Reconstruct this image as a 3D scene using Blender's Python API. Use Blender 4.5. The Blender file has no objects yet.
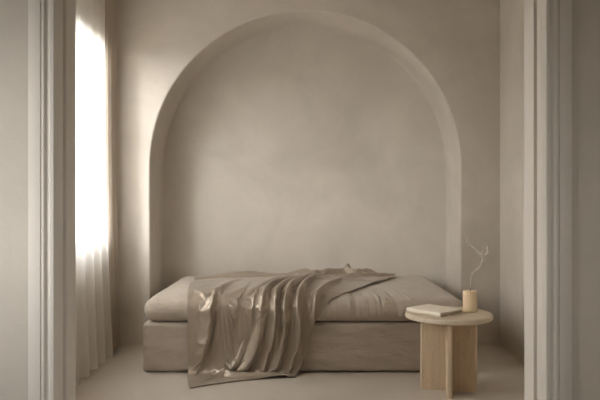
import bpy, bmesh, math, random
from mathutils import Vector, noise
random.seed(7)
scene = bpy.context.scene
C = scene.collection
PI = math.pi

# ------------------------------------------------------------------ materials
def mat(name):
    m = bpy.data.materials.new(name); m.use_nodes = True
    nt = m.node_tree
    return m, nt, nt.nodes['Principled BSDF'], nt.nodes['Material Output']

def N(nt, kind, **kw):
    n = nt.nodes.new(kind)
    for k, v in kw.items():
        if k in n.inputs: n.inputs[k].default_value = v
        else: setattr(n, k, v)
    return n

def ramp(nt, src, stops):
    r = nt.nodes.new('ShaderNodeValToRGB')
    e = r.color_ramp.elements
    while len(e) < len(stops): e.new(0.5)
    for i, (p, c) in enumerate(stops):
        e[i].position = p; e[i].color = (*c, 1)
    nt.links.new(src, r.inputs['Fac'])
    return r.outputs['Color']

def coords(nt, scale=(1, 1, 1)):
    tc = nt.nodes.new('ShaderNodeTexCoord')
    mp = N(nt, 'ShaderNodeMapping'); mp.inputs['Scale'].default_value = scale
    nt.links.new(tc.outputs['Object'], mp.inputs['Vector'])
    return mp.outputs['Vector']

def noise_tex(nt, vec, scale, detail=4, rough=.55, dist=0):
    t = N(nt, 'ShaderNodeTexNoise', Scale=scale, Detail=detail, Roughness=rough, Distortion=dist)
    nt.links.new(vec, t.inputs['Vector'])
    return t.outputs['Fac']

def bump(nt, src, strength, dist, bsdf, prev=None):
    b = N(nt, 'ShaderNodeBump', Strength=strength, Distance=dist)
    nt.links.new(src, b.inputs['Height'])
    if prev: nt.links.new(prev, b.inputs['Normal'])
    nt.links.new(b.outputs['Normal'], bsdf.inputs['Normal'])
    return b.outputs['Normal']

def sc(c, k): return tuple(x * k for x in c)

def plaster(name, col, var=.10, rough=.9):
    m, nt, b, o = mat(name)
    v = coords(nt)
    n1 = noise_tex(nt, v, 1.7, 7, .62, .8)
    c = ramp(nt, n1, [(.28, sc(col, 1 - var)), (.5, col), (.72, sc(col, 1 + var))])
    nt.links.new(c, b.inputs['Base Color'])
    b.inputs['Roughness'].default_value = rough
    b.inputs['Specular IOR Level'].default_value = .25
    n2 = noise_tex(nt, v, 9, 8, .6, .5)
    p = bump(nt, n2, .32, .01, b)
    n3 = noise_tex(nt, v, 140, 3)
    bump(nt, n3, .08, .002, b, p)
    return m

def paint(name, col, rough=.45):
    m, nt, b, o = mat(name)
    v = coords(nt)
    n1 = noise_tex(nt, v, 3, 4)
    c = ramp(nt, n1, [(.3, sc(col, .97)), (.7, sc(col, 1.03))])
    nt.links.new(c, b.inputs['Base Color'])
    b.inputs['Roughness'].default_value = rough
    b.inputs['Specular IOR Level'].default_value = .35
    n2 = noise_tex(nt, v, 60, 3)
    bump(nt, n2, .06, .002, b)
    return m

def linen(name, col, sheen=.25, wr=1.0):
    m, nt, b, o = mat(name)
    v = coords(nt)
    n1 = noise_tex(nt, v, 6, 5)
    c = ramp(nt, n1, [(.3, sc(col, .95)), (.7, sc(col, 1.05))])
    nt.links.new(c, b.inputs['Base Color'])
    b.inputs['Roughness'].default_value = .92
    b.inputs['Specular IOR Level'].default_value = .15
    b.inputs['Sheen Weight'].default_value = sheen
    b.inputs['Sheen Roughness'].default_value = .6
    v2 = coords(nt, (1, 1, 2.4))
    n2 = noise_tex(nt, v2, 11, 6, .6, 1.2)
    p = bump(nt, n2, .5 * wr, .014, b)
    n3 = noise_tex(nt, v, 420, 2)
    bump(nt, n3, .25, .001, b, p)
    return m

def satin(name, col):
    m, nt, b, o = mat(name)
    v = coords(nt)
    n1 = noise_tex(nt, v, 5, 4)
    c = ramp(nt, n1, [(.3, sc(col, .95)), (.7, sc(col, 1.05))])
    nt.links.new(c, b.inputs['Base Color'])
    b.inputs['Roughness'].default_value = .42
    b.inputs['Metallic'].default_value = .40
    b.inputs['Sheen Weight'].default_value = .25
    b.inputs['Sheen Roughness'].default_value = .4
    n3 = noise_tex(nt, v, 700, 2)
    bump(nt, n3, .08, .0006, b)
    return m

def wood(name, col, grain='Z', k=1.0):
    m, nt, b, o = mat(name)
    s = {'Z': (22, 22, 1.6), 'X': (1.6, 22, 22)}[grain]
    v = coords(nt, s)
    n1 = noise_tex(nt, v, 1.0, 8, .65, 1.1)
    c = ramp(nt, n1, [(.25, sc(col, 1 - .30 * k)), (.45, sc(col, 1 - .06 * k)), (.6, col), (.8, sc(col, 1 + .14 * k))])
    v2 = coords(nt, (1, 1, .45))
    pit = noise_tex(nt, v2, 46, 5, .7, .6)
    pc = ramp(nt, pit, [(.30, (.72, .68, .62)), (.40, (1, 1, 1))])
    mx = N(nt, 'ShaderNodeMix', data_type='RGBA', blend_type='MULTIPLY')
    mx.inputs[0].default_value = .8 * k
    nt.links.new(c, mx.inputs[6]); nt.links.new(pc, mx.inputs[7])
    nt.links.new(mx.outputs[2], b.inputs['Base Color'])
    b.inputs['Roughness'].default_value = .62
    b.inputs['Specular IOR Level'].default_value = .3
    bump(nt, n1, .12, .003, b)
    return m

def simple(name, col, rough=.7, var=.04, scale=20):
    m, nt, b, o = mat(name)
    v = coords(nt)
    n1 = noise_tex(nt, v, scale, 4)
    c = ramp(nt, n1, [(.3, sc(col, 1 - var)), (.7, sc(col, 1 + var))])
    nt.links.new(c, b.inputs['Base Color'])
    b.inputs['Roughness'].default_value = rough
    return m

def sheer(name, col, clear, trans):
    m, nt, b, o = mat(name)
    nt.nodes.remove(b)
    v = coords(nt, (1, 60, 1))
    n1 = noise_tex(nt, v, 12, 3)
    c = ramp(nt, n1, [(.3, sc(col, .96)), (.7, sc(col, 1.0))])
    d = N(nt, 'ShaderNodeBsdfDiffuse'); t = N(nt, 'ShaderNodeBsdfTranslucent'); tr = N(nt, 'ShaderNodeBsdfTransparent')
    nt.links.new(c, d.inputs['Color']); nt.links.new(c, t.inputs['Color'])
    m1 = N(nt, 'ShaderNodeMixShader'); m1.inputs[0].default_value = trans
    nt.links.new(d.outputs[0], m1.inputs[1]); nt.links.new(t.outputs[0], m1.inputs[2])
    m2 = N(nt, 'ShaderNodeMixShader'); m2.inputs[0].default_value = clear
    nt.links.new(m1.outputs[0], m2.inputs[1]); nt.links.new(tr.outputs[0], m2.inputs[2])
    nt.links.new(m2.outputs[0], o.inputs['Surface'])
    return m

WALL = (.60, .553, .49)
M_wall = plaster('limewash plaster', WALL)
M_niche = M_wall
M_ceil = plaster('ceiling plaster', (.60, .55, .485), .03)
M_floor = plaster('microcement floor', (.56, .505, .44), .05, .62)
M_trim = paint('trim paint', (.64, .595, .535), .65)
M_fwall = plaster('entry plaster', (.56, .515, .45), .05)
M_linen = linen('beige linen', (.50, .435, .36))
M_linenb = linen('beige linen slipcover', (.47, .405, .335), wr=1.2)
M_pipe = linen('linen piping', (.47, .41, .34))
M_satin = satin('taupe satin', (.39, .325, .255))
M_top = wood('pale table top', (.70, .60, .465), 'X', 1.1)
M_leg = wood('pale table legs', (.63, .495, .345), 'Z', 1.6)
M_cover = simple('book cover', (.86, .785, .665), .7)
M_pages = simple('book pages', (.46, .40, .30), .9, .18, 400)
M_ribbon = simple('ribbon', (.80, .74, .62), .5)
M_foot = simple('dark foot', (.05, .04, .03), .6)
M_wick = simple('burnt wick', (.05, .035, .03), .9)
M_sheer = sheer('sheer voile', (.90, .87, .82), .18, .72)
M_drape = sheer('linen drape', (.70, .63, .545), .26, .4)
M_wframe = paint('window paint', (.75, .72, .67))

m, nt, b, o = mat('ivory wax')
b.inputs['Base Color'].default_value = (.80, .66, .46, 1)
b.inputs['Roughness'].default_value = .5
b.inputs['Subsurface Weight'].default_value = .5
b.inputs['Subsurface Radius'].default_value = (.03, .018, .009)
b.inputs['Subsurface Scale'].default_value = .6
n_ = noise_tex(nt, coords(nt, (1, 1, .5)), 18, 4)
nt.links.new(ramp(nt, n_, [(.3, (.87, .68, .46)), (.7, (.90, .77, .58))]), b.inputs['Base Color'])
M_wax = m

m, nt, b, o = mat('window glass')
nt.nodes.remove(b)
lw = N(nt, 'ShaderNodeLayerWeight', Blend=.5)
p5 = N(nt, 'ShaderNodeMath', operation='POWER'); p5.inputs[1].default_value = 5; nt.links.new(lw.outputs['Facing'], p5.inputs[0])
fr = N(nt, 'ShaderNodeMath', operation='MULTIPLY_ADD'); fr.inputs[1].default_value = .92; fr.inputs[2].default_value = .035; nt.links.new(p5.outputs[0], fr.inputs[0])
tr = N(nt, 'ShaderNodeBsdfTransparent'); gl = N(nt, 'ShaderNodeBsdfGlossy', Roughness=.02)
mx = N(nt, 'ShaderNodeMixShader')
nt.links.new(fr.outputs[0], mx.inputs[0]); nt.links.new(tr.outputs[0], mx.inputs[1]); nt.links.new(gl.outputs[0], mx.inputs[2])
nt.links.new(mx.outputs[0], o.inputs['Surface'])
M_glass = m

m, nt, b, o = mat('candle smoke')
nt.nodes.remove(b)
tr = N(nt, 'ShaderNodeBsdfTransparent'); df = N(nt, 'ShaderNodeBsdfTranslucent', Color=(.95, .93, .9, 1)); d2 = N(nt, 'ShaderNodeBsdfDiffuse', Color=(.95, .93, .9, 1))
ms = N(nt, 'ShaderNodeMixShader'); ms.inputs[0].default_value = .5
nt.links.new(df.outputs[0], ms.inputs[1]); nt.links.new(d2.outputs[0], ms.inputs[2])
lw = N(nt, 'ShaderNodeLayerWeight', Blend=.35)
n_ = noise_tex(nt, coords(nt), 30, 3)
mr = N(nt, 'ShaderNodeMapRange'); mr.inputs[1].default_value = 0; mr.inputs[2].default_value = 1; mr.inputs[3].default_value = .24; mr.inputs[4].default_value = 0
nt.links.new(lw.outputs['Facing'], mr.inputs[0])
mx = N(nt, 'ShaderNodeMixShader')
nt.links.new(mr.outputs[0], mx.inputs[0]); nt.links.new(tr.outputs[0], mx.inputs[1]); nt.links.new(ms.outputs[0], mx.inputs[2])
nt.links.new(mx.outputs[0], o.inputs['Surface'])
M_smoke = m

# ------------------------------------------------------------------ helpers
def obj(name, bm, m, parent=None, smooth=False, kind=None, label=None):
    me = bpy.data.meshes.new(name)
    bmesh.ops.recalc_face_normals(bm, faces=bm.faces[:])
    bm.to_mesh(me); bm.free()
    me.materials.append(m)
    if smooth:
        for p in me.polygons: p.use_smooth = True
    ob = bpy.data.objects.new(name, me); C.objects.link(ob)
    if parent: ob.parent = parent
    if kind: ob['kind'] = kind
    if label: ob['label'] = label
    return ob

def thing(name, label, cat, loc=(0, 0, 0), rz=0, group=None):
    e = bpy.data.objects.new(name, None); C.objects.link(e)
    e.empty_display_size = .05
    e.location = loc; e.rotation_euler = (0, 0, rz)
    e['label'] = label; e['category'] = cat
    if group: e['group'] = group
    return e

def tag(ob, label, cat, group=None, kind=None):
    ob['label'] = label; ob['category'] = cat
    if group: ob['group'] = group
    if kind: ob['kind'] = kind

def box(bm, x0, x1, y0, y1, z0, z1):
    v = [bm.verts.new((x, y, z)) for x in (x0, x1) for y in (y0, y1) for z in (z0, z1)]
    for f in ((0, 1, 3, 2), (4, 6, 7, 5), (0, 4, 5, 1), (2, 3, 7, 6), (0, 2, 6, 4), (1, 5, 7, 3)):
        bm.faces.new([v[i] for i in f])

def bevel(bm, w, seg=2):
    bmesh.ops.bevel(bm, geom=bm.edges[:], offset=w, segments=seg, affect='EDGES', profile=.5)

def fb(o, ang=35):  # smooth shading with sharp edges kept
    me = o.data
    for p in me.polygons: p.use_smooth = True
    bm = bmesh.new(); bm.from_mesh(me)
    for e in bm.edges:
        if len(e.link_faces) == 2 and e.calc_face_angle(0) > math.radians(ang): e.smooth = False
    bm.to_mesh(me); bm.free()
    return o

def rounded_box(bm, x0, x1, y0, y1, z0, z1, r, n, fn=None):
    """subdivided box with rounded edges; fn(p, normal) -> displaced point"""
    cx, cy, cz = (x0+x1)/2, (y0+y1)/2, (z0+z1)/2
    h = Vector(((x1-x0)/2, (y1-y0)/2, (z1-z0)/2))
    def ticks(a, k):
        t = [-a + r * (1 - math.cos(i / 6 * PI / 2)) * 1.0 for i in range(6)]
        mid = [-a + r + (2*a - 2*r) * i / k for i in range(k + 1)]
        return t + mid + [-q for q in reversed(t)]
    tx, ty, tz = ticks(h.x, n[0]), ticks(h.y, n[1]), ticks(h.z, n[2])
    cache = {}
    def vert(p):
        key = (round(p[0], 6), round(p[1], 6), round(p[2], 6))
        if key not in cache:
            p = Vector(p)
            q = Vector([max(-(h[i]-r), min(h[i]-r, p[i])) for i in range(3)])
            d = p - q
            nn = d.normalized() if d.length > 1e-9 else Vector((0, 0, 1))
            w = q + nn * r + Vector((cx, cy, cz))
            if fn: w = fn(w, nn)
            cache[key] = bm.verts.new(w)
        return cache[key]
    def face(ta, tb, mk):
        for i in range(len(ta)-1):
            for j in range(len(tb)-1):
                vs = [vert(mk(a, c)) for a, c in ((ta[i], tb[j]), (ta[i+1], tb[j]), (ta[i+1], tb[j+1]), (ta[i], tb[j+1]))]
                if len(set(vs)) == 4: bm.faces.new(vs)
    for s in (-1, 1):
        face(tx, ty, lambda a, c: (a, c, s*h.z))
        face(tx, tz, lambda a, c: (a, s*h.y, c))
        face(ty, tz, lambda a, c: (s*h.x, a, c))

def fbm(x, y, z, oct=4):
    return noise.fractal(Vector((x, y, z)), 1.0, 2.0, oct)

def tube(bm, pts, rad, seg=8, flat=1.0):
    pts = [Vector(p) for p in pts]; rings = []
    for i, p in enumerate(pts):
        t = (pts[min(i+1, len(pts)-1)] - pts[max(i-1, 0)]).normalized()
        a = t.cross(Vector((0, 1, 0)));
        if a.length < 1e-4: a = t.cross(Vector((1, 0, 0)))
        a.normalize(); c = t.cross(a).normalized()
        r = rad[i] if isinstance(rad, (list, tuple)) else rad
        rings.append([bm.verts.new(p + a*math.cos(q*2*PI/seg)*r + c*math.sin(q*2*PI/seg)*r*flat) for q in range(seg)])
    for A, B in zip(rings, rings[1:]):
        for q in range(seg): bm.faces.new((A[q], A[(q+1) % seg], B[(q+1) % seg], B[q]))
    bm.faces.new(rings[0]); bm.faces.new(list(reversed(rings[-1])))

def catmull(P, k):
    out = []
    for i in range(len(P)-1):
        p0, p1, p2, p3 = P[max(i-1, 0)], P[i], P[i+1], P[min(i+2, len(P)-1)]
        for j in range(k):
            t = j/k
            out.append(tuple(.5*((2*b) + (-a+c)*t + (2*a-5*b+4*c-d)*t*t + (-a+3*b-3*c+d)*t**3) for a, b, c, d in zip(p0, p1, p2, p3)))
    out.append(tuple(P[-1]))
    return out

# ------------------------------------------------------------------ the setting
XL, XR = -1.45, 1.509            # inner room
YB, YN = 4.98, 5.455             # arched wall face, back of the niche
YP0, YP1 = 2.395, 2.634          # partition with the doorway
EXL, EXR, EYR = -1.95, 1.95, -1.6  # entry room
ZC = 2.75
T = .2

bm = bmesh.new(); box(bm, EXL-T, EXR+T, EYR-T, YN+T, -.12, 0); obj('floor', bm, M_floor, kind='structure')
bm = bmesh.new(); box(bm, EXL-T, EXR+T, EYR-T, YN+T, ZC, ZC+.12); obj('ceiling', bm, M_ceil, kind='structure')

# back wall with the arched niche
ACX, AR, ASP = .038, 1.17, 1.346
def arch_pts(r):
    pts = [(ACX - r, z) for z in (0, .3, .6, .9, 1.15)]
    k = 96
    pts += [(ACX - r*math.cos(PI*i/k), ASP + r*math.sin(PI*i/k)) for i in range(k+1)]
    pts += [(ACX + r, z) for z in (1.15, .9, .6, .3, 0)]
    return pts
bm = bmesh.new()
br = .014
rings = []
X0, X1 = XL-.05, XR+.05
inner = arch_pts(AR + br)
outer = []
n_in = len(inner)
for (x, z) in inner:                       # push each arch point out to the rectangle
    if z <= ASP + 1e-6 and x < ACX: outer.append((X0, z))
    elif z <= ASP + 1e-6: outer.append((X1, z))
    else:
        dx, dz = x-ACX, z-ASP
        ts = []
        if abs(dx) > 1e-6: ts.append(((X1 if dx > 0 else X0)-ACX)/dx)
        if dz > 1e-6: ts.append((ZC-ASP)/dz)
        t_ = min(ts); outer.append((ACX+dx*t_, ASP+dz*t_))
def ring(pts, y): return [bm.verts.new((x, y, z)) for x, z in pts]
rings.append(ring(outer, YB)); rings.append(ring(inner, YB))
for i in range(1, 6):
    a = i/5*PI/2
    rings.append(ring(arch_pts(AR + br - br*math.sin(a)), YB + br - br*math.cos(a)))
for y in (YB+.12, YB+.28, YN-.006): rings.append(ring(arch_pts(AR), y))
rings.append(ring(arch_pts(AR-.006), YN))
for A, B in zip(rings, rings[1:]):
    for i in range(n_in-1): bm.faces.new((A[i], A[i+1], B[i+1], B[i]))
last = rings[-1]; h = n_in//2
for i in range(h): # niche back as horizontal strips
    a, b_, c, d = last[i], last[i+1], last[n_in-2-i], last[n_in-1-i]
    vs = [a, b_, c, d] if b_ is not c else [a, b_, d]
    bm.faces.new(vs)
# the corners of the rectangle above the arch, then the solid behind
for sx, xx in ((0, X0), (1, X1)):
    box(bm, xx-.3 if sx == 0 else xx-.02, xx+.02 if sx == 0 else xx+.3, YB, YN+T, 0, ZC)
box(bm, X0, X1, YN+.012, YN+T, 0, ZC)
for i in range(n_in-1):                     # fill the two upper corners where the outline jumps edge
    (xa, za), (xb, zb) = outer[i], outer[i+1]
    if abs(xa-xb) > 1e-6 and abs(za-zb) > 1e-6:
        cxx = X0 if xa < ACX else X1
        v = bm.verts.new((cxx, YB, ZC))
        bm.faces.new((rings[0][i], rings[0][i+1], v))
w = obj('wall_back', bm, M_wall, kind='structure'); fb(w, 50)

def wall_with_hole(name, axis, pos, thick, a0, a1, h0, h1, z0, z1, m):
    """axis 'x': wall at x in [pos-thick,pos], running along y in [a0,a1], hole y[h0,h1] z[z0,z1]"""
    bm = bmesh.new()
    def bx(p, q, r, s):
        if q - p < 1e-6 or s - r < 1e-6: return
        if axis == 'x': box(bm, pos-thick, pos, p, q, r, s)
        else: box(bm, p, q, pos-thick, pos, r, s)
    bx(a0, h0, 0, ZC); bx(h1, a1, 0, ZC); bx(h0, h1, 0, z0); bx(h0, h1, z1, ZC)
    return obj(name, bm, m, kind='structure')

W1 = (2.78, 4.74, .79, 2.27)
TL = .11
wall_with_hole('wall_left', 'x', XL, TL, YP1-.1, YB+.02, W1[0], W1[1], W1[2], W1[3], M_wall)
bm = bmesh.new(); box(bm, XR, XR+T, YP1-.1, YB+.02, 0, ZC); obj('wall_right', bm, M_wall, kind='structure')
# partition with doorway
DX, DH = .90, 2.42
bm = bmesh.new()
box(bm, EXL-T, -DX-.012, YP0, YP1, 0, ZC); box(bm, DX+.012, EXR+T, YP0, YP1, 0, ZC); box(bm, -DX-.012, DX+.012, YP0, YP1, DH+.012, ZC)
obj('wall_front', bm, M_fwall, kind='structure')
W2 = (1.08, 1.75, .85, 2.05)
wall_with_hole('wall_entry_left', 'x', EXL, T, EYR-T, YP0+.02, W2[0], W2[1], W2[2], W2[3], M_fwall)
W_FILL = (-.2, .9, .9, 2.1)  # unseen window, added to even out the light on the partition
wall_with_hole('wall_entry_right', 'x', EXR+T, T, EYR-T, YP0+.02, W_FILL[0], W_FILL[1], W_FILL[2], W_FILL[3], M_fwall)
bm = bmesh.new(); box(bm, EXL-T, EXR+T, EYR-T, EYR, 0, ZC); obj('wall_entry_rear', bm, M_fwall, kind='structure')

# windows: frame + panes in the two openings, and in the added fill opening
def window(name, xw, y0, y1, z0, z1, mull):
    e = bpy.data.objects.new(name, None); C.objects.link(e); e['kind'] = 'structure'
    e.location = (xw, (y0+y1)/2, z0)
    ox, oy, oz = e.location
    bm = bmesh.new(); fw = .05
    xa, xb = -.03, .03
    hy, hz = (y1-y0)/2, z1-z0
    box(bm, xa, xb, -hy, -hy+fw, 0, hz); box(bm, xa, xb, hy-fw, hy, 0, hz)
    box(bm, xa, xb, -hy+fw, hy-fw, 0, fw); box(bm, xa, xb, -hy+fw, hy-fw, hz-fw, hz)
    for k in range(1, mull):
        yy = -hy + 2*hy*k/mull
        box(bm, xa, xb, yy-.02, yy+.02, fw, hz-fw)
    obj('window_frame', bm, M_wframe, e, kind='structure')
    for k in range(mull):
        p = -hy + 2*hy*k/mull + (fw if k == 0 else .02); q = -hy + 2*hy*(k+1)/mull - (fw if k == mull-1 else .02)
        bm = bmesh.new(); box(bm, -.004, .004, p, q, fw, hz-fw)
        obj('window_pane', bm, M_glass, e, kind='structure')
window('window_1', XL-TL+.035, *W1, 2)
window('window_2', EXL-T+.05, *W2, 2)
window('fill_window', EXR+T-.05, *W_FILL, 2)  # added out of view as fill light

# door casing and lining (profile in x outward from the opening, y towards the viewer)
def trim_profile():
    """outline as (d, y): d = distance outwards from the opening edge DX"""
    f0 = YP0
    return [
        (.0, YP1), (.0, 2.542), (.022, 2.538), (.022, 2.508), (.0, 2.504),          # lining with a groove for the stop
        (.0, 2.440), (.005, 2.434), (.005, 2.408), (.0, 2.402),
        (-.010, f0-.002), (-.012, f0-.006), (-.010, f0-.012), (-.002, f0-.013), (.003, f0-.012),   # inner bead
        (.006, f0-.008), (.012, f0-.006), (.018, f0-.008),                          # cove
        (.021, f0-.012), (.025, f0-.0145), (.030, f0-.014), (.0335, f0-.011), (.0345, f0-.009), (.037, f0-.009),
        (.0385, f0-.012), (.079, f0-.012), (.082, f0-.010), (.082, f0+.004),
        (.02, f0+.004), (.02, YP1-.004), (.08, YP1-.004), (.08, YP1+.014), (.0, YP1+.014)]
def profile_bar(name, pts, z0, z1, sgn):
    bm = bmesh.new()
    lo = [bm.verts.new((sgn*(DX+d), y, z0)) for d, y in pts]
    hi = [bm.verts.new((sgn*(DX+d), y, z1)) for d, y in pts]
    n = len(pts)
    for i in range(n): bm.faces.new((lo[i], lo[(i+1) % n], hi[(i+1) % n], hi[i]))
    bm.faces.new(lo); bm.faces.new(list(reversed(hi)))
    o_ = obj(name, bm, M_trim, kind='structure')
    return fb(o_, 40)
profile_bar('trim_1', trim_profile(), 0, DH+.1, -1)
profile_bar('trim_2', trim_profile(), 0, DH+.1, 1)
bm = bmesh.new()
pts = trim_profile()
lo = [bm.verts.new((-DX-.005, y, DH+d)) for d, y in pts]; hi = [bm.verts.new((DX+.005, y, DH+d)) for d, y in pts]
for i in range(len(pts)): bm.faces.new((lo[i], lo[(i+1) % len(pts)], hi[(i+1) % len(pts)], hi[i]))
bm.faces.new(lo); bm.faces.new(list(reversed(hi)))
fb(obj('trim_3', bm, M_trim, kind='structure'), 40)

# ------------------------------------------------------------------ curtains
def curtain(name, m, y0, y1, xc, amp, pleats, seed, z0=.006, flare=.03, ny=260, nz=60, bot=1.2):
    bm = bmesh.new(); g = []
    for j in range(nz+1):
        z = z0 + (2.744-z0)*j/nz
        k = 1 - j/nz                                    # 1 at the floor
        row = []
        for i in range(ny+1):
            u = i/ny
            ph = u*pleats*2*PI + seed + 1.1*noise.noise(Vector((u*5+seed, k*.7, 0))) + .5*k*noise.noise(Vector((u*9, k*1.5, seed)))
            s_ = math.sin(ph)
            a = amp*(.75 + .35*noise.noise(Vector((u*pleats*.8, seed, 3))))*(1 + bot*max(0, k-.5)/.5)
            x = xc + a*(s_ + .22*math.sin(2*ph+.6)) + flare*k**3*.5
            y = y0 + (y1-y0)*u + .35*amp*math.cos(ph) + .01*k*noise.noise(Vector((u*4, k*2, seed+5)))
            row.append(bm.verts.new((x, y, z)))
        g.append(row)
    for j in range(nz):
        for i in range(ny): bm.faces.new((g[j][i], g[j][i+1], g[j+1][i+1], g[j+1][i]))
    return obj(name, bm, m, smooth=True)
c1 = curtain('sheer_curtain', M_sheer, 2.74, 4.57, -1.358, .010, 10, .4, bot=3.0, flare=.07)
tag(c1, 'white sheer floor-length curtain glowing in front of the window', 'curtain')
c2 = curtain('linen_drape', M_drape, 4.61, 4.945, -1.388, .022, 3, 2.2, ny=120)
tag(c2, 'narrow beige linen drape hanging in the corner beside the sheer curtain', 'curtain')

# ------------------------------------------------------------------ daybed
bed = thing('daybed', 'low beige linen slipcovered daybed standing in the arched niche', 'bed', (.03, 4.78, 0))
BX, BY = bed.location.x, bed.location.y
MX0, MX1, MY0, MY1, MZ0, MZ1, MR = -.982, 1.042, 4.140, 5.425, .320, .468, .068
CROWN = .030
def crown(x, y):
    xn = (x-(MX0+MX1)/2)/((MX1-MX0)/2); yn = (y-(MY0+MY1)/2)/((MY1-MY0)/2)
    return CROWN*max(0, 1-abs(xn)**3.2)*max(0, 1-abs(yn)**4)
def mat_fn(p, n):
    x, y, z = p
    w = .004*fbm(x*5, y*5, z*5, 4) + .0042*noise.noise(Vector((x*15+3*y, y*10, z*10)))
    # short upright puckers in the front of the cushion
    if n.y < -.05 or (n.z > .3 and y < 4.5):
        e = (.35+.65*math.exp(-((x-.42)/.26)**2))*math.exp(-((y-4.2)/.17)**2)
        w += .008*e*noise.noise(Vector((x*30+5.0*y, y*4, z*4))) + .006*e*noise.noise(Vector((x*62+9.0*y, y*6, z*6)))
        w += .003*noise.noise(Vector((x*9, z*14, 4)))
    # the front bellies out a little between its seams
    zz = (z-MZ0)/(MZ1-MZ0)
    bel = .008*math.sin(PI*max(0, min(1, zz)))*(abs(n.y) > .5 or abs(n.x) > .5)
    q = Vector(p) + n*(w*(1 if n.z > -.5 else 0) + bel)
    if n.z > 0: q.z += crown(x, y)*min(1, n.z*1.4)
    return q - Vector((BX, BY, 0))
bm = bmesh.new(); rounded_box(bm, MX0, MX1, MY0, MY1, MZ0, MZ1, MR, (300, 110, 8), mat_fn)
mo = obj('mattress', bm, M_linen, bed, smooth=True)
bm = bmesh.new()
loop = []
r_ = .07; zp = MZ0+.018
def loop_pts(x0, x1, y0, y1, r, z):
    P = []
    for cx, cy, a0 in ((x1-r, y0+r, -PI/2), (x1-r, y1-r, 0), (x0+r, y1-r, PI/2), (x0+r, y0+r, PI)):
        for i in range(9):
            a = a0 + i/8*PI/2; P.append((cx+r*math.cos(a)-BX, cy+r*math.sin(a)-BY, z))
    return P
def closed_tube(bm, P, r, seg=6):
    P = [Vector(p) for p in P]; R = []
    n = len(P)
    for i in range(n):
        t = (P[(i+1) % n]-P[i-1]).normalized(); a = t.cross(Vector((0, 0, 1))).normalized(); c = Vector((0, 0, 1))
        R.append([bm.verts.new(P[i]+a*math.cos(q*2*PI/seg)*r+c*math.sin(q*2*PI/seg)*r) for q in range(seg)])
    for i in range(n):
        A, B = R[i], R[(i+1) % n]
        for q in range(seg): bm.faces.new((A[q], A[(q+1) % seg], B[(q+1) % seg], B[q]))
closed_tube(bm, loop_pts(MX0+.024, MX1-.024, MY0+.024, MY1-.024, .06, zp-.004), .0045)
obj('piping', bm, M_pipe, mo, smooth=True)

KX0, KX1, KY0, KY1, KZ0, KZ1 = -.990, 1.046, 4.158, 5.42, .007, .3155
def base_fn(p, n):
    x, y, z = p
    k = 1-(z-KZ0)/(KZ1-KZ0)
    w = .004*fbm(x*4, y*4, z*9, 4)
    if n.y < -.5:
        w += .008*noise.noise(Vector((x*5+z*7, z*16, 1)))*(.4+k) + .003*noise.noise(Vector((x*14, z*30, 3)))
        w += .004*math.exp(-((z-.11-.05*x)/.02)**2)*noise.noise(Vector((x*4, 0, 7)))
    w += .006*k*k
    q = Vector(p) + Vector((n.x, n.y, 0))*w
    if n.z < -.2:
        q.z += .006*noise.noise(Vector((x*2.2, y*2.2, 9))) + .004*(1 if n.y < -.1 else 0)*math.sin(x*3.1)
    return q - Vector((BX, BY, 0))
bm = bmesh.new(); rounded_box(bm, KX0, KX1, KY0, KY1, KZ0, KZ1, .022, (150, 80, 26), base_fn)
bo = obj('slipcover_base', bm, M_linenb, bed, smooth=True)
# corner seams of the slipcover
for sx in (KX0+.004, KX1-.004):
    bm = bmesh.new()
    tube(bm, [(sx-BX + (.002 if sx < 0 else -.002), KY0+.004-BY-.004*(1-z/.3), z) for z in (.03, .08, .14, .2, .26, .295)], .003, 6)
    obj('corner_seam', bm, M_pipe, bo, smooth=True)
for fx in (KX0+.12, KX1-.12):
    for fy in (KY0+.12, KY1-.12):
        bm = bmesh.new(); box(bm, fx-.03-BX, fx+.03-BX, fy-.03-BY, fy+.03-BY, 0, .05)
        obj('foot', bm, M_foot, bed)

# ------------------------------------------------------------------ satin throw
YF = MY0 - .012; RR = .078; FZ = .006; RF = .035
def base_profile():
    pts = []
    for i in range(61):
        y = 5.33 + (YF+RR-5.33)*i/60; pts.append((y, MZ1+.008))
    for i in range(1, 16):
        a = i/15*PI/2; pts.append((YF+RR-RR*math.sin(a), MZ1+.008-RR+RR*math.cos(a)))
    zt = MZ1+.008-RR
    for i in range(1, 30):
        z = zt + (FZ+RF-zt)*i/29; pts.append((YF-.014*i/29, z))
    y0 = YF-.014
    for i in range(1, 8):
        a = i/7*PI/2; pts.append((y0-RF+RF*math.cos(a), FZ+RF-RF*math.sin(a)))
    for i in range(1, 30): pts.append((y0-RF-.5*i/29, FZ))
    return pts
BP = base_profile()
BS = [0]
for a, c in zip(BP, BP[1:]): BS.append(BS[-1]+math.dist(a, c))
off = BS[60]; BS = [s-off for s in BS]
import bisect
def base_at(s):
    i = max(0, min(len(BS)-2, bisect.bisect_right(BS, s)-1))
    t = (s-BS[i])/(BS[i+1]-BS[i])
    y = BP[i][0]+t*(BP[i+1][0]-BP[i][0]); z = BP[i][1]+t*(BP[i+1][1]-BP[i][1])
    return y, z
def base_frame(s):
    y, z = base_at(s); e = .012
    ya, za = base_at(s-e); yb, zb = base_at(s+e)
    t = Vector((0, yb-ya, zb-za)).normalized()
    n = Vector((0, t.z, -t.y))
    if n.z < -.2 or (abs(n.z) < .2 and n.y > 0): n = -n
    return y, z, n

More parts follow.
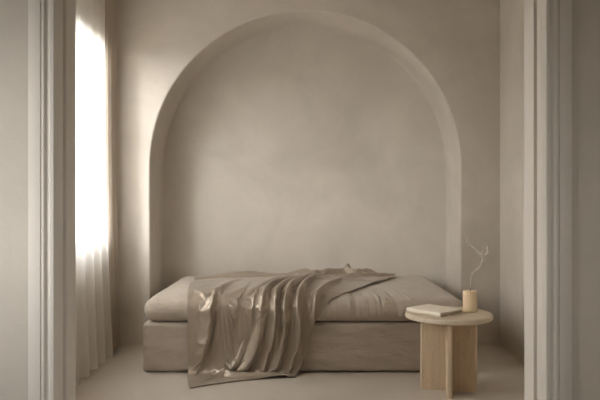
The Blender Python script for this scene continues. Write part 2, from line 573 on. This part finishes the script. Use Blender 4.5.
# fold crests: ((x, s, height) ..., left width, right width)
FOLDS = [
 # long folds that gather at the upper right and fall over the front
 ([(-.44,-.62,0.005),(-.485,-.44,0.017),(-.515,-.13,0.031),(-.531,.036,0.043),(-.556,.133,0.053),(-.581,.257,0.055),(-.61,.39,0.048),(-.63,.47,0.017)], .055, .014),
 ([(-.745,-.26,0.008),(-.68,-.10,0.014),(-.599,.045,0.017),(-.560,.11,0.008)], .030, .016),
 ([(-.36,-.40,0.012),(-.36,-.12,0.024),(-.385,.04,0.026),(-.415,.14,0.026),(-.45,.28,0.029),(-.49,.42,0.024),(-.52,.50,0.010)], .060, .020),
 ([(-.10,-.80,0.012),(-.18,-.55,0.022),(-.273,-.087,0.029),(-.30,.102,0.031),(-.325,.226,0.038),(-.37,.35,0.055),(-.415,.456,0.055),(-.44,.505,0.017)], .070, .016),
 ([(-.01,-.80,0.014),(-.106,-.44,0.038),(-.197,-.134,0.048),(-.232,.083,0.058),(-.25,.195,0.060),(-.287,.35,0.062),(-.337,.456,0.053),(-.39,.505,0.024)], .046, .011),
 ([(.045,-.793,0.017),(0,-.61,0.031),(-.112,-.134,0.050),(-.15,.083,0.062),(-.169,.226,0.060),(-.2,.381,0.050),(-.237,.505,0.034)], .044, .010),
 ([(.123,-.857,0.017),(.066,-.67,0.034),(-.04,-.232,0.050),(-.075,.069,0.062),(-.087,.195,0.060),(-.119,.35,0.060),(-.162,.505,0.036)], .042, .010),
 ([(.217,-.923,0.017),(.118,-.67,0.034),(.04,-.232,0.053),(.006,.069,0.062),(0,.195,0.055),(-.025,.35,0.055),(-.075,.518,0.029)], .038, .010),
 ([(.30,-.62,0.014),(.256,-.40,0.031),(.166,-.12,0.043),(.1,.089,0.048),(.069,.195,0.048),(.037,.35,0.043),(-.012,.493,0.024)], .036, .012),
 ([(-.135,.10,0.012),(-.15,.22,0.026),(-.165,.36,0.031),(-.19,.48,0.014)], .012, .008),
 # folds lying across the back of the bed
 ([(-.79,-.74,0.013),(-.60,-.78,0.022),(-.378,-.77,0.020),(-.1,-.81,0.021),(.142,-.90,0.030),(.27,-.95,0.026)], .020, .05),
 ([(-.62,-.93,0.015),(-.42,-.97,0.029),(-.22,-.95,0.013)], .03, .06),
 ([(-.12,-.94,0.007),(.02,-.94,0.044),(.10,-.92,0.026)], .022, .06),
 ([(.02,-.80,0.013),(.16,-.88,0.037),(.30,-.93,0.054),(.37,-.94,0.065)], .018, .045),
 ([(.37,-.94,0.065),(.44,-.88,0.040),(.50,-.84,0.020)], .018, .03),
 ([(.40,-.80,0.018),(.47,-.90,0.044),(.53,-.94,0.051),(.60,-.90,0.026)], .022, .04),
 ([(.30,-.78,0.020),(.454,-.78,0.026),(.60,-.84,0.025),(.73,-.90,0.016)], .016, .045),
 ([(.20,-.66,0.015),(.35,-.56,0.013),(.50,-.55,0.009)], .04, .05),
 ([(.12,-.62,0.013),(.30,-.70,0.020),(.42,-.72,0.013)], .02, .04),
 # the hem gathered on the floor
 ([(-.56,.545,.004),(-.50,.53,.034),(-.45,.55,.038),(-.40,.565,.030),(-.233,.582,.030),(-.092,.571,.024)], .018, .026),
 ([(-.44,.50,0.014),(-.48,.54,0.024),(-.53,.60,0.014),(-.56,.66,0.004)], .014, .02),
 ([(-.40,.60,.004),(-.34,.615,.014),(-.26,.600,.012)], .012, .02),
]
FINE = []
for f in FOLDS:
    P = catmull(f[0], 6); m_ = 3.2*max(f[1], f[2])
    FINE.append((P, f[1], f[2], min(p[0] for p in P)-m_, max(p[0] for p in P)+m_, min(p[1] for p in P)-m_, max(p[1] for p in P)+m_))
def fold_height(x, s):
    tot = 0; acc = 0
    for P, wl, wr, xa, xb, sa, sb in FINE:
        if x < xa or x > xb or s < sa or s > sb: continue
        best = 1e9; bd = 0; bh = 0
        for (x0, s0, h0), (x1, s1, h1) in zip(P, P[1:]):
            dx, ds = x1-x0, s1-s0; L = dx*dx+ds*ds
            t = max(0, min(1, ((x-x0)*dx+(s-s0)*ds)/L)) if L > 0 else 0
            ex, es = x-(x0+dx*t), s-(s0+ds*t); d = ex*ex+es*es
            if d < best:
                best = d; bd = dx*es-ds*ex; bh = h0+(h1-h0)*t
        d = math.sqrt(best); w_ = wl if bd > 0 else wr
        if d < 3.2*w_:
            h = bh*math.exp(-(d/w_)**2)
            acc += h**3; tot += h
    return .75*acc**(1/3) + .25*tot

LEFT = [(0,-.80,-1.0),(.14,-.79,-.72),(.28,-.774,-.44),(.42,-.744,-.18),(.50,-.722,-.02),(.58,-.706,.133),(.70,-.706,.319),(.82,-.70,.518),(.91,-.673,.661),(1,-.636,.809)]
RIGHT = [(0,.746,-.923),(.10,.64,-.68),(.2,.507,-.44),(.3,.417,-.232),(.38,.325,-.087),(.46,.220,.03),(.56,.108,.133),(.62,.072,.195),(.76,.04,.35),(.88,.0,.456),(1,-.025,.575)]
def lookup(K, t):
    for i in range(len(K)-1):
        if t <= K[i+1][0]: break
    a, c = K[i], K[i+1]; p = K[max(i-1, 0)]; q = K[min(i+2, len(K)-1)]
    u = (t-a[0])/(c[0]-a[0])
    def herm(k):
        m0 = (c[k]-p[k])/(c[0]-p[0]) if c[0] != p[0] else 0
        m1 = (q[k]-a[k])/(q[0]-a[0]) if q[0] != a[0] else 0
        L = c[0]-a[0]
        return (2*u**3-3*u*u+1)*a[k]+(u**3-2*u*u+u)*m0*L+(-2*u**3+3*u*u)*c[k]+(u**3-u*u)*m1*L
    return herm(1), herm(2)
SIM, PIN_TOP, PIN_FLOOR, SELF = 11, 1.0, .25, False
NU, NT = 170, 180
bm = bmesh.new(); grid = []
for j in range(NT+1):
    t = j/NT
    lx, ls = lookup(LEFT, t); rx, rs = lookup(RIGHT, t)
    row = []
    for i in range(NU+1):
        u = i/NU
        x = lx+(rx-lx)*u; s = ls+(rs-ls)*u
        if t > .8: s -= .05*(t-.8)/.2*math.sin(PI*u)
        if t < .2: s += .03*(1-t/.2)*noise.noise(Vector((u*6, 0, 2)))
        y, z, n = base_frame(s)
        hgt = fold_height(x, s)
        hgt += .003*noise.noise(Vector((x*13+s*3, s*6, 1))) + .002*noise.noise(Vector((x*30, s*12, 5)))
        cr = max(0, min(1, (-s-.35)/.35))*max(0, min(1, (x+.25)/.35))
        if cr > 0: hgt += cr*.018*(.35-abs(noise.noise(Vector((x*9, s*11, 8)))))
        if s < .12: z += crown(x, max(y, MY0))*max(0, n.z)
        edge = min(u, 1-u)*1.2
        p = Vector((x, y, z)) + n*(max(hgt, -.001) + .003)
        row.append(bm.verts.new(p))
    grid.append(row)
for j in range(NT):
    for i in range(NU): bm.faces.new((grid[j][i], grid[j][i+1], grid[j+1][i+1], grid[j+1][i]))
th = obj('satin_throw', bm, M_satin, smooth=True)
# let the cloth settle on the bed and the floor, then keep the settled shape
vg = th.vertex_groups.new(name='hold')
for j in range(NT+1):
    t = j/NT
    _, ls = lookup(LEFT, t); _, rs = lookup(RIGHT, t)
    for i in range(NU+1):
        sv = ls+(rs-ls)*i/NU
        w_ = PIN_TOP*max(0, min(1, (-sv+.02)/.18))
        if sv > .50: w_ = max(w_, PIN_FLOOR)
        vg.add([j*(NU+1)+i], w_, 'REPLACE')
cols = []
for o_ in (mo, bo, bpy.data.objects['floor']):
    cm = o_.modifiers.new('Collision', 'COLLISION'); cols.append((o_, cm))
    o_.collision.thickness_outer = .003; o_.collision.cloth_friction = 20; o_.collision.damping = .5
cl = th.modifiers.new('Cloth', 'CLOTH'); cs = cl.settings
cs.quality = 10; cs.mass = .2; cs.tension_stiffness = 60; cs.compression_stiffness = 40; cs.shear_stiffness = 20
cs.bending_stiffness = .6; cs.tension_damping = 5; cs.compression_damping = 5; cs.shear_damping = 3; cs.bending_damping = .3; cs.air_damping = 2.0
cs.vertex_group_mass = 'hold'; cs.pin_stiffness = 1.0
cc = cl.collision_settings; cc.use_collision = True; cc.distance_min = .003; cc.collision_quality = 3; cc.friction = 20
cc.use_self_collision = SELF; cc.self_distance_min = .003
cl.point_cache.frame_start = 1; cl.point_cache.frame_end = SIM
scene.frame_start = 1; scene.frame_end = SIM
for fr_ in range(1, SIM+1): scene.frame_set(fr_)
ev = th.evaluated_get(bpy.context.evaluated_depsgraph_get())
settled = bpy.data.meshes.new_from_object(ev)
th.modifiers.clear(); th.vertex_groups.clear()
th.data = settled
for o_, cm in cols: o_.modifiers.remove(cm)
scene.frame_set(1)
sd = th.modifiers.new('smooth', 'SUBSURF'); sd.levels = 1; sd.render_levels = 1
md = th.modifiers.new('thickness', 'SOLIDIFY'); md.thickness = .0022; md.offset = 1
tag(th, 'crumpled taupe satin throw draped over the daybed and trailing onto the floor', 'blanket')

# ------------------------------------------------------------------ side table
TX, TY, TH = .853, 3.788, .4445
tb = thing('side_table', 'round pale side table with crossed slab legs in front of the daybed', 'table', (TX, TY, 0), math.radians(-11))
bm = bmesh.new()
R, tt, rr = .247, .031, .012
prof = [(0, TH-tt), (R-rr, TH-tt)] + [(R-rr+rr*math.sin(a), TH-tt+rr-rr*math.cos(a)) for a in [i/6*PI/2 for i in range(1, 7)]] + \
       [(R-rr+rr*math.cos(a), TH-rr+rr*math.sin(a)) for a in [i/6*PI/2 for i in range(0, 7)]] + [(0, TH)]
seg = 96; rg = []
for r0, z0 in prof:
    if r0 == 0: rg.append([bm.verts.new((0, 0, z0))])
    else: rg.append([bm.verts.new((r0*math.cos(2*PI*q/seg), r0*math.sin(2*PI*q/seg), z0)) for q in range(seg)])
for A, B in zip(rg, rg[1:]):
    for q in range(seg):
        q2 = (q+1) % seg
        if len(A) == 1: bm.faces.new((A[0], B[q2], B[q]))
        elif len(B) == 1: bm.faces.new((A[q], A[q2], B[0]))
        else: bm.faces.new((A[q], A[q2], B[q2], B[q]))
fb(obj('table_top', bm, M_top, tb), 40)
def slab(x0, x1, y0, y1):
    bm = bmesh.new(); box(bm, x0, x1, y0, y1, 0, TH-tt-.0002)
    ve = [e for e in bm.edges if abs(e.verts[0].co.z-e.verts[1].co.z) > .1]
    bmesh.ops.bevel(bm, geom=ve, offset=.011, segments=4, affect='EDGES', profile=.5)
    return bm
fb(obj('leg', slab(-.159, .158, -.0175, .0175), M_leg, tb), 40)
fb(obj('leg', slab(-.0175, .0175, -.172, -.0177), M_leg, tb), 40)
fb(obj('leg', slab(-.0175, .0175, .0177, .172), M_leg, tb), 40)

# ------------------------------------------------------------------ book
bk = thing('book', 'closed cream hardback book lying on the round side table', 'book', (.769, 3.777, TH), math.radians(-50))
L, Wd, Hh, ct = .245, .200, .026, .003
# long side along local x; spine on local -y side
def cover_bm():
    bm = bmesh.new()
    # one folded case: a C-shaped section swept along x
    outer_ = [(Wd/2, 0), (-Wd/2+.008, 0), (-Wd/2+.002, .003), (-Wd/2-.002, Hh*.3), (-Wd/2-.002, Hh*.7), (-Wd/2+.002, Hh-.003), (-Wd/2+.008, Hh), (Wd/2, Hh)]
    inner_ = [(Wd/2, Hh-ct), (-Wd/2+.006, Hh-ct), (-Wd/2+.002, Hh*.6), (-Wd/2+.002, Hh*.4), (-Wd/2+.006, ct), (Wd/2, ct)]
    sec = outer_ + inner_
    a = [bm.verts.new((-L/2, y, z)) for y, z in sec]; c = [bm.verts.new((L/2, y, z)) for y, z in sec]
    n = len(sec)
    for i in range(n): bm.faces.new((a[i], a[(i+1) % n], c[(i+1) % n], c[i]))
    bm.faces.new(a); bm.faces.new(list(reversed(c)))
    bmesh.ops.triangulate(bm, faces=[f for f in bm.faces if len(f.verts) > 4])
    return bm
fb(obj('cover', cover_bm(), M_cover, bk), 40)
bm = bmesh.new(); box(bm, -L/2+.004, L/2-.004, -Wd/2+.006, Wd/2-.004, ct, Hh-ct)
obj('pages', bm, M_pages, bk, label='darker paper edges of the closed pages')
bm = bmesh.new()
rp = [(L/2-.02, -.035, Hh*.5), (L/2-.003, -.035, Hh*.5), (L/2+.004, -.035, Hh*.42), (L/2+.010, -.036, Hh*.2), (L/2+.018, -.037, .002), (L/2+.024, -.038, .0012)]
va = [bm.verts.new((x, y-.003, z)) for x, y, z in rp]; vb = [bm.verts.new((x, y+.003, z)) for x, y, z in rp]
for i in range(len(rp)-1): bm.faces.new((va[i], va[i+1], vb[i+1], vb[i]))
rb = obj('ribbon_bookmark', bm, M_ribbon, bk, smooth=True)
rb.modifiers.new('thickness', 'SOLIDIFY').thickness = .0008

# ------------------------------------------------------------------ candle and its smoke
cd = thing('pillar_candle', 'thick ivory pillar candle with burnt wick on the round side table', 'candle', (.985, 3.822, TH))
bm = bmesh.new(); RC, HC = .0405, .121
prof = [(0, 0), (RC-.003, 0), (RC, .003), (RC+.0003, .04), (RC-.0004, .08), (RC, HC-.006), (RC-.0015, HC-.0015), (RC-.004, HC), (RC-.008, HC-.003), (RC-.016, HC-.007), (.008, HC-.009), (0, HC-.009)]
rg = []; seg = 48
for r0, z0 in prof:
    if r0 == 0: rg.append([bm.verts.new((0, 0, z0))])
    else: rg.append([bm.verts.new((r0*math.cos(2*PI*q/seg), r0*math.sin(2*PI*q/seg), z0 + (.0015*noise.noise(Vector((math.cos(2*PI*q/seg)*2, math.sin(2*PI*q/seg)*2, 3))) if z0 > .1 else 0))) for q in range(seg)])
for A, B in zip(rg, rg[1:]):
    for q in range(seg):
        q2 = (q+1) % seg
        if len(A) == 1: bm.faces.new((A[0], B[q2], B[q]))
        elif len(B) == 1: bm.faces.new((A[q], A[q2], B[0]))
        else: bm.faces.new((A[q], A[q2], B[q2], B[q]))
obj('wax', bm, M_wax, cd, smooth=True)
bm = bmesh.new(); tube(bm, catmull([(0, 0, HC-.012), (.0005, 0, HC-.002), (.003, 0, HC+.006), (.007, 0, HC+.009)], 4), .0022, 8)
obj('wick', bm, M_wick, cd, smooth=True, label='blackened curled wick')

def smk(px, py, dy=0):   # metres from the candle axis foot: sideways, up
    return (px, dy, py)
SM = [[(.004, .128), (.001, .150), (.002, .172), (.006, .198), (.009, .214), (.014, .228), (.034, .240), (.052, .252), (.064, .280), (.070, .312), (.066, .335), (.054, .345), (.048, .338), (.056, .332), (.068, .345), (.074, .370), (.070, .395)],
      [(.066, .335), (.086, .330), (.098, .345), (.096, .366), (.104, .390)],
      [(.062, .318), (.040, .345), (.012, .375), (-.012, .388), (-.022, .380), (-.026, .395), (-.018, .42)]]
bm = bmesh.new()
for q, P in enumerate(SM):
    P3 = catmull([(x, .004*math.sin(i*1.3+q), z) for i, (x, z) in enumerate(P)], 6)
    n = len(P3)
    w0 = .0022 if q == 0 else .0035
    tube(bm, P3, [(w0 + .0035*min(1, (i/n)*1.6))*(1 if i < n*.8 else max(.2, (n-i)/(n*.2))) for i in range(n)], 10, .7)
sm = obj('candle_smoke', bm, M_smoke, smooth=True)
sm.location = cd.location
tag(sm, 'thin white wisp of smoke curling up from the candle wick', 'smoke', kind='stuff')

# ------------------------------------------------------------------ daylight
SKY, SKY_GLOW = 9.2, 48.0
wd = bpy.data.worlds.new('World'); scene.world = wd; wd.use_nodes = True
nt = wd.node_tree
bg = nt.nodes['Background']
tc = nt.nodes.new('ShaderNodeTexCoord'); sp = nt.nodes.new('ShaderNodeSeparateXYZ')
nt.links.new(tc.outputs['Generated'], sp.inputs[0])
r = nt.nodes.new('ShaderNodeValToRGB')
mp = nt.nodes.new('ShaderNodeMapRange'); mp.inputs[1].default_value = -1; mp.inputs[2].default_value = 1
nt.links.new(sp.outputs['Z'], mp.inputs[0]); nt.links.new(mp.outputs[0], r.inputs[0])
e = r.color_ramp.elements
e[0].position = .465; e[0].color = (.035, .034, .03, 1)
e[1].position = .502; e[1].color = (1, .985, .955, 1)
e3 = e.new(.488); e3.color = (.22, .215, .20, 1)
e2 = e.new(1.0); e2.color = (.86, .90, .95, 1)
nt.links.new(r.outputs[0], bg.inputs['Color'])
gdir = Vector((-.45, -.88, .10)).normalized()        # the brighter part of the hazy sky
dt = N(nt, 'ShaderNodeVectorMath', operation='DOT_PRODUCT'); dt.inputs[1].default_value = gdir
nt.links.new(tc.outputs['Generated'], dt.inputs[0])
mm = N(nt, 'ShaderNodeMath', operation='MAXIMUM'); mm.inputs[1].default_value = 0; nt.links.new(dt.outputs['Value'], mm.inputs[0])
pw = N(nt, 'ShaderNodeMath', operation='POWER'); pw.inputs[1].default_value = 5; nt.links.new(mm.outputs[0], pw.inputs[0])
ml = N(nt, 'ShaderNodeMath', operation='MULTIPLY_ADD'); ml.inputs[1].default_value = SKY_GLOW; ml.inputs[2].default_value = SKY; nt.links.new(pw.outputs[0], ml.inputs[0])
nt.links.new(ml.outputs[0], bg.inputs['Strength'])
def portal(name, x, y0, y1, z0, z1, sg=-1):
    l = bpy.data.lights.new(name, 'AREA'); l.shape = 'RECTANGLE'; l.size = z1-z0; l.size_y = y1-y0
    l.cycles.is_portal = True
    ob = bpy.data.objects.new(name, l); C.objects.link(ob)
    ob.location = (x, (y0+y1)/2, (z0+z1)/2); ob.rotation_euler = (0, sg*PI/2, 0)
portal('window_portal', XL-TL-.01, *W1)
portal('entry_window_portal', EXL-T-.01, *W2)
portal('fill_window_portal', EXR+T+.01, *W_FILL, 1)  # sky sampling for the added fill window

# ------------------------------------------------------------------ camera
cam = bpy.data.cameras.new('Camera'); co = bpy.data.objects.new('Camera', cam); C.objects.link(co)
co.location = (0, 0, 1.09); co.rotation_euler = (PI/2, 0, 0)
cam.sensor_width = 36; cam.lens = 39.6; cam.clip_start = .02
scene.camera = co
vs = scene.view_settings
vs.view_transform = 'Standard'; vs.look = 'None'; vs.gamma = 1; vs.use_curve_mapping = False
vs.exposure = -0.04
try:
    scene.cycles.max_bounces = 16; scene.cycles.diffuse_bounces = 10; scene.cycles.transparent_max_bounces = 24
    scene.cycles.sample_clamp_indirect = 8
except Exception: pass
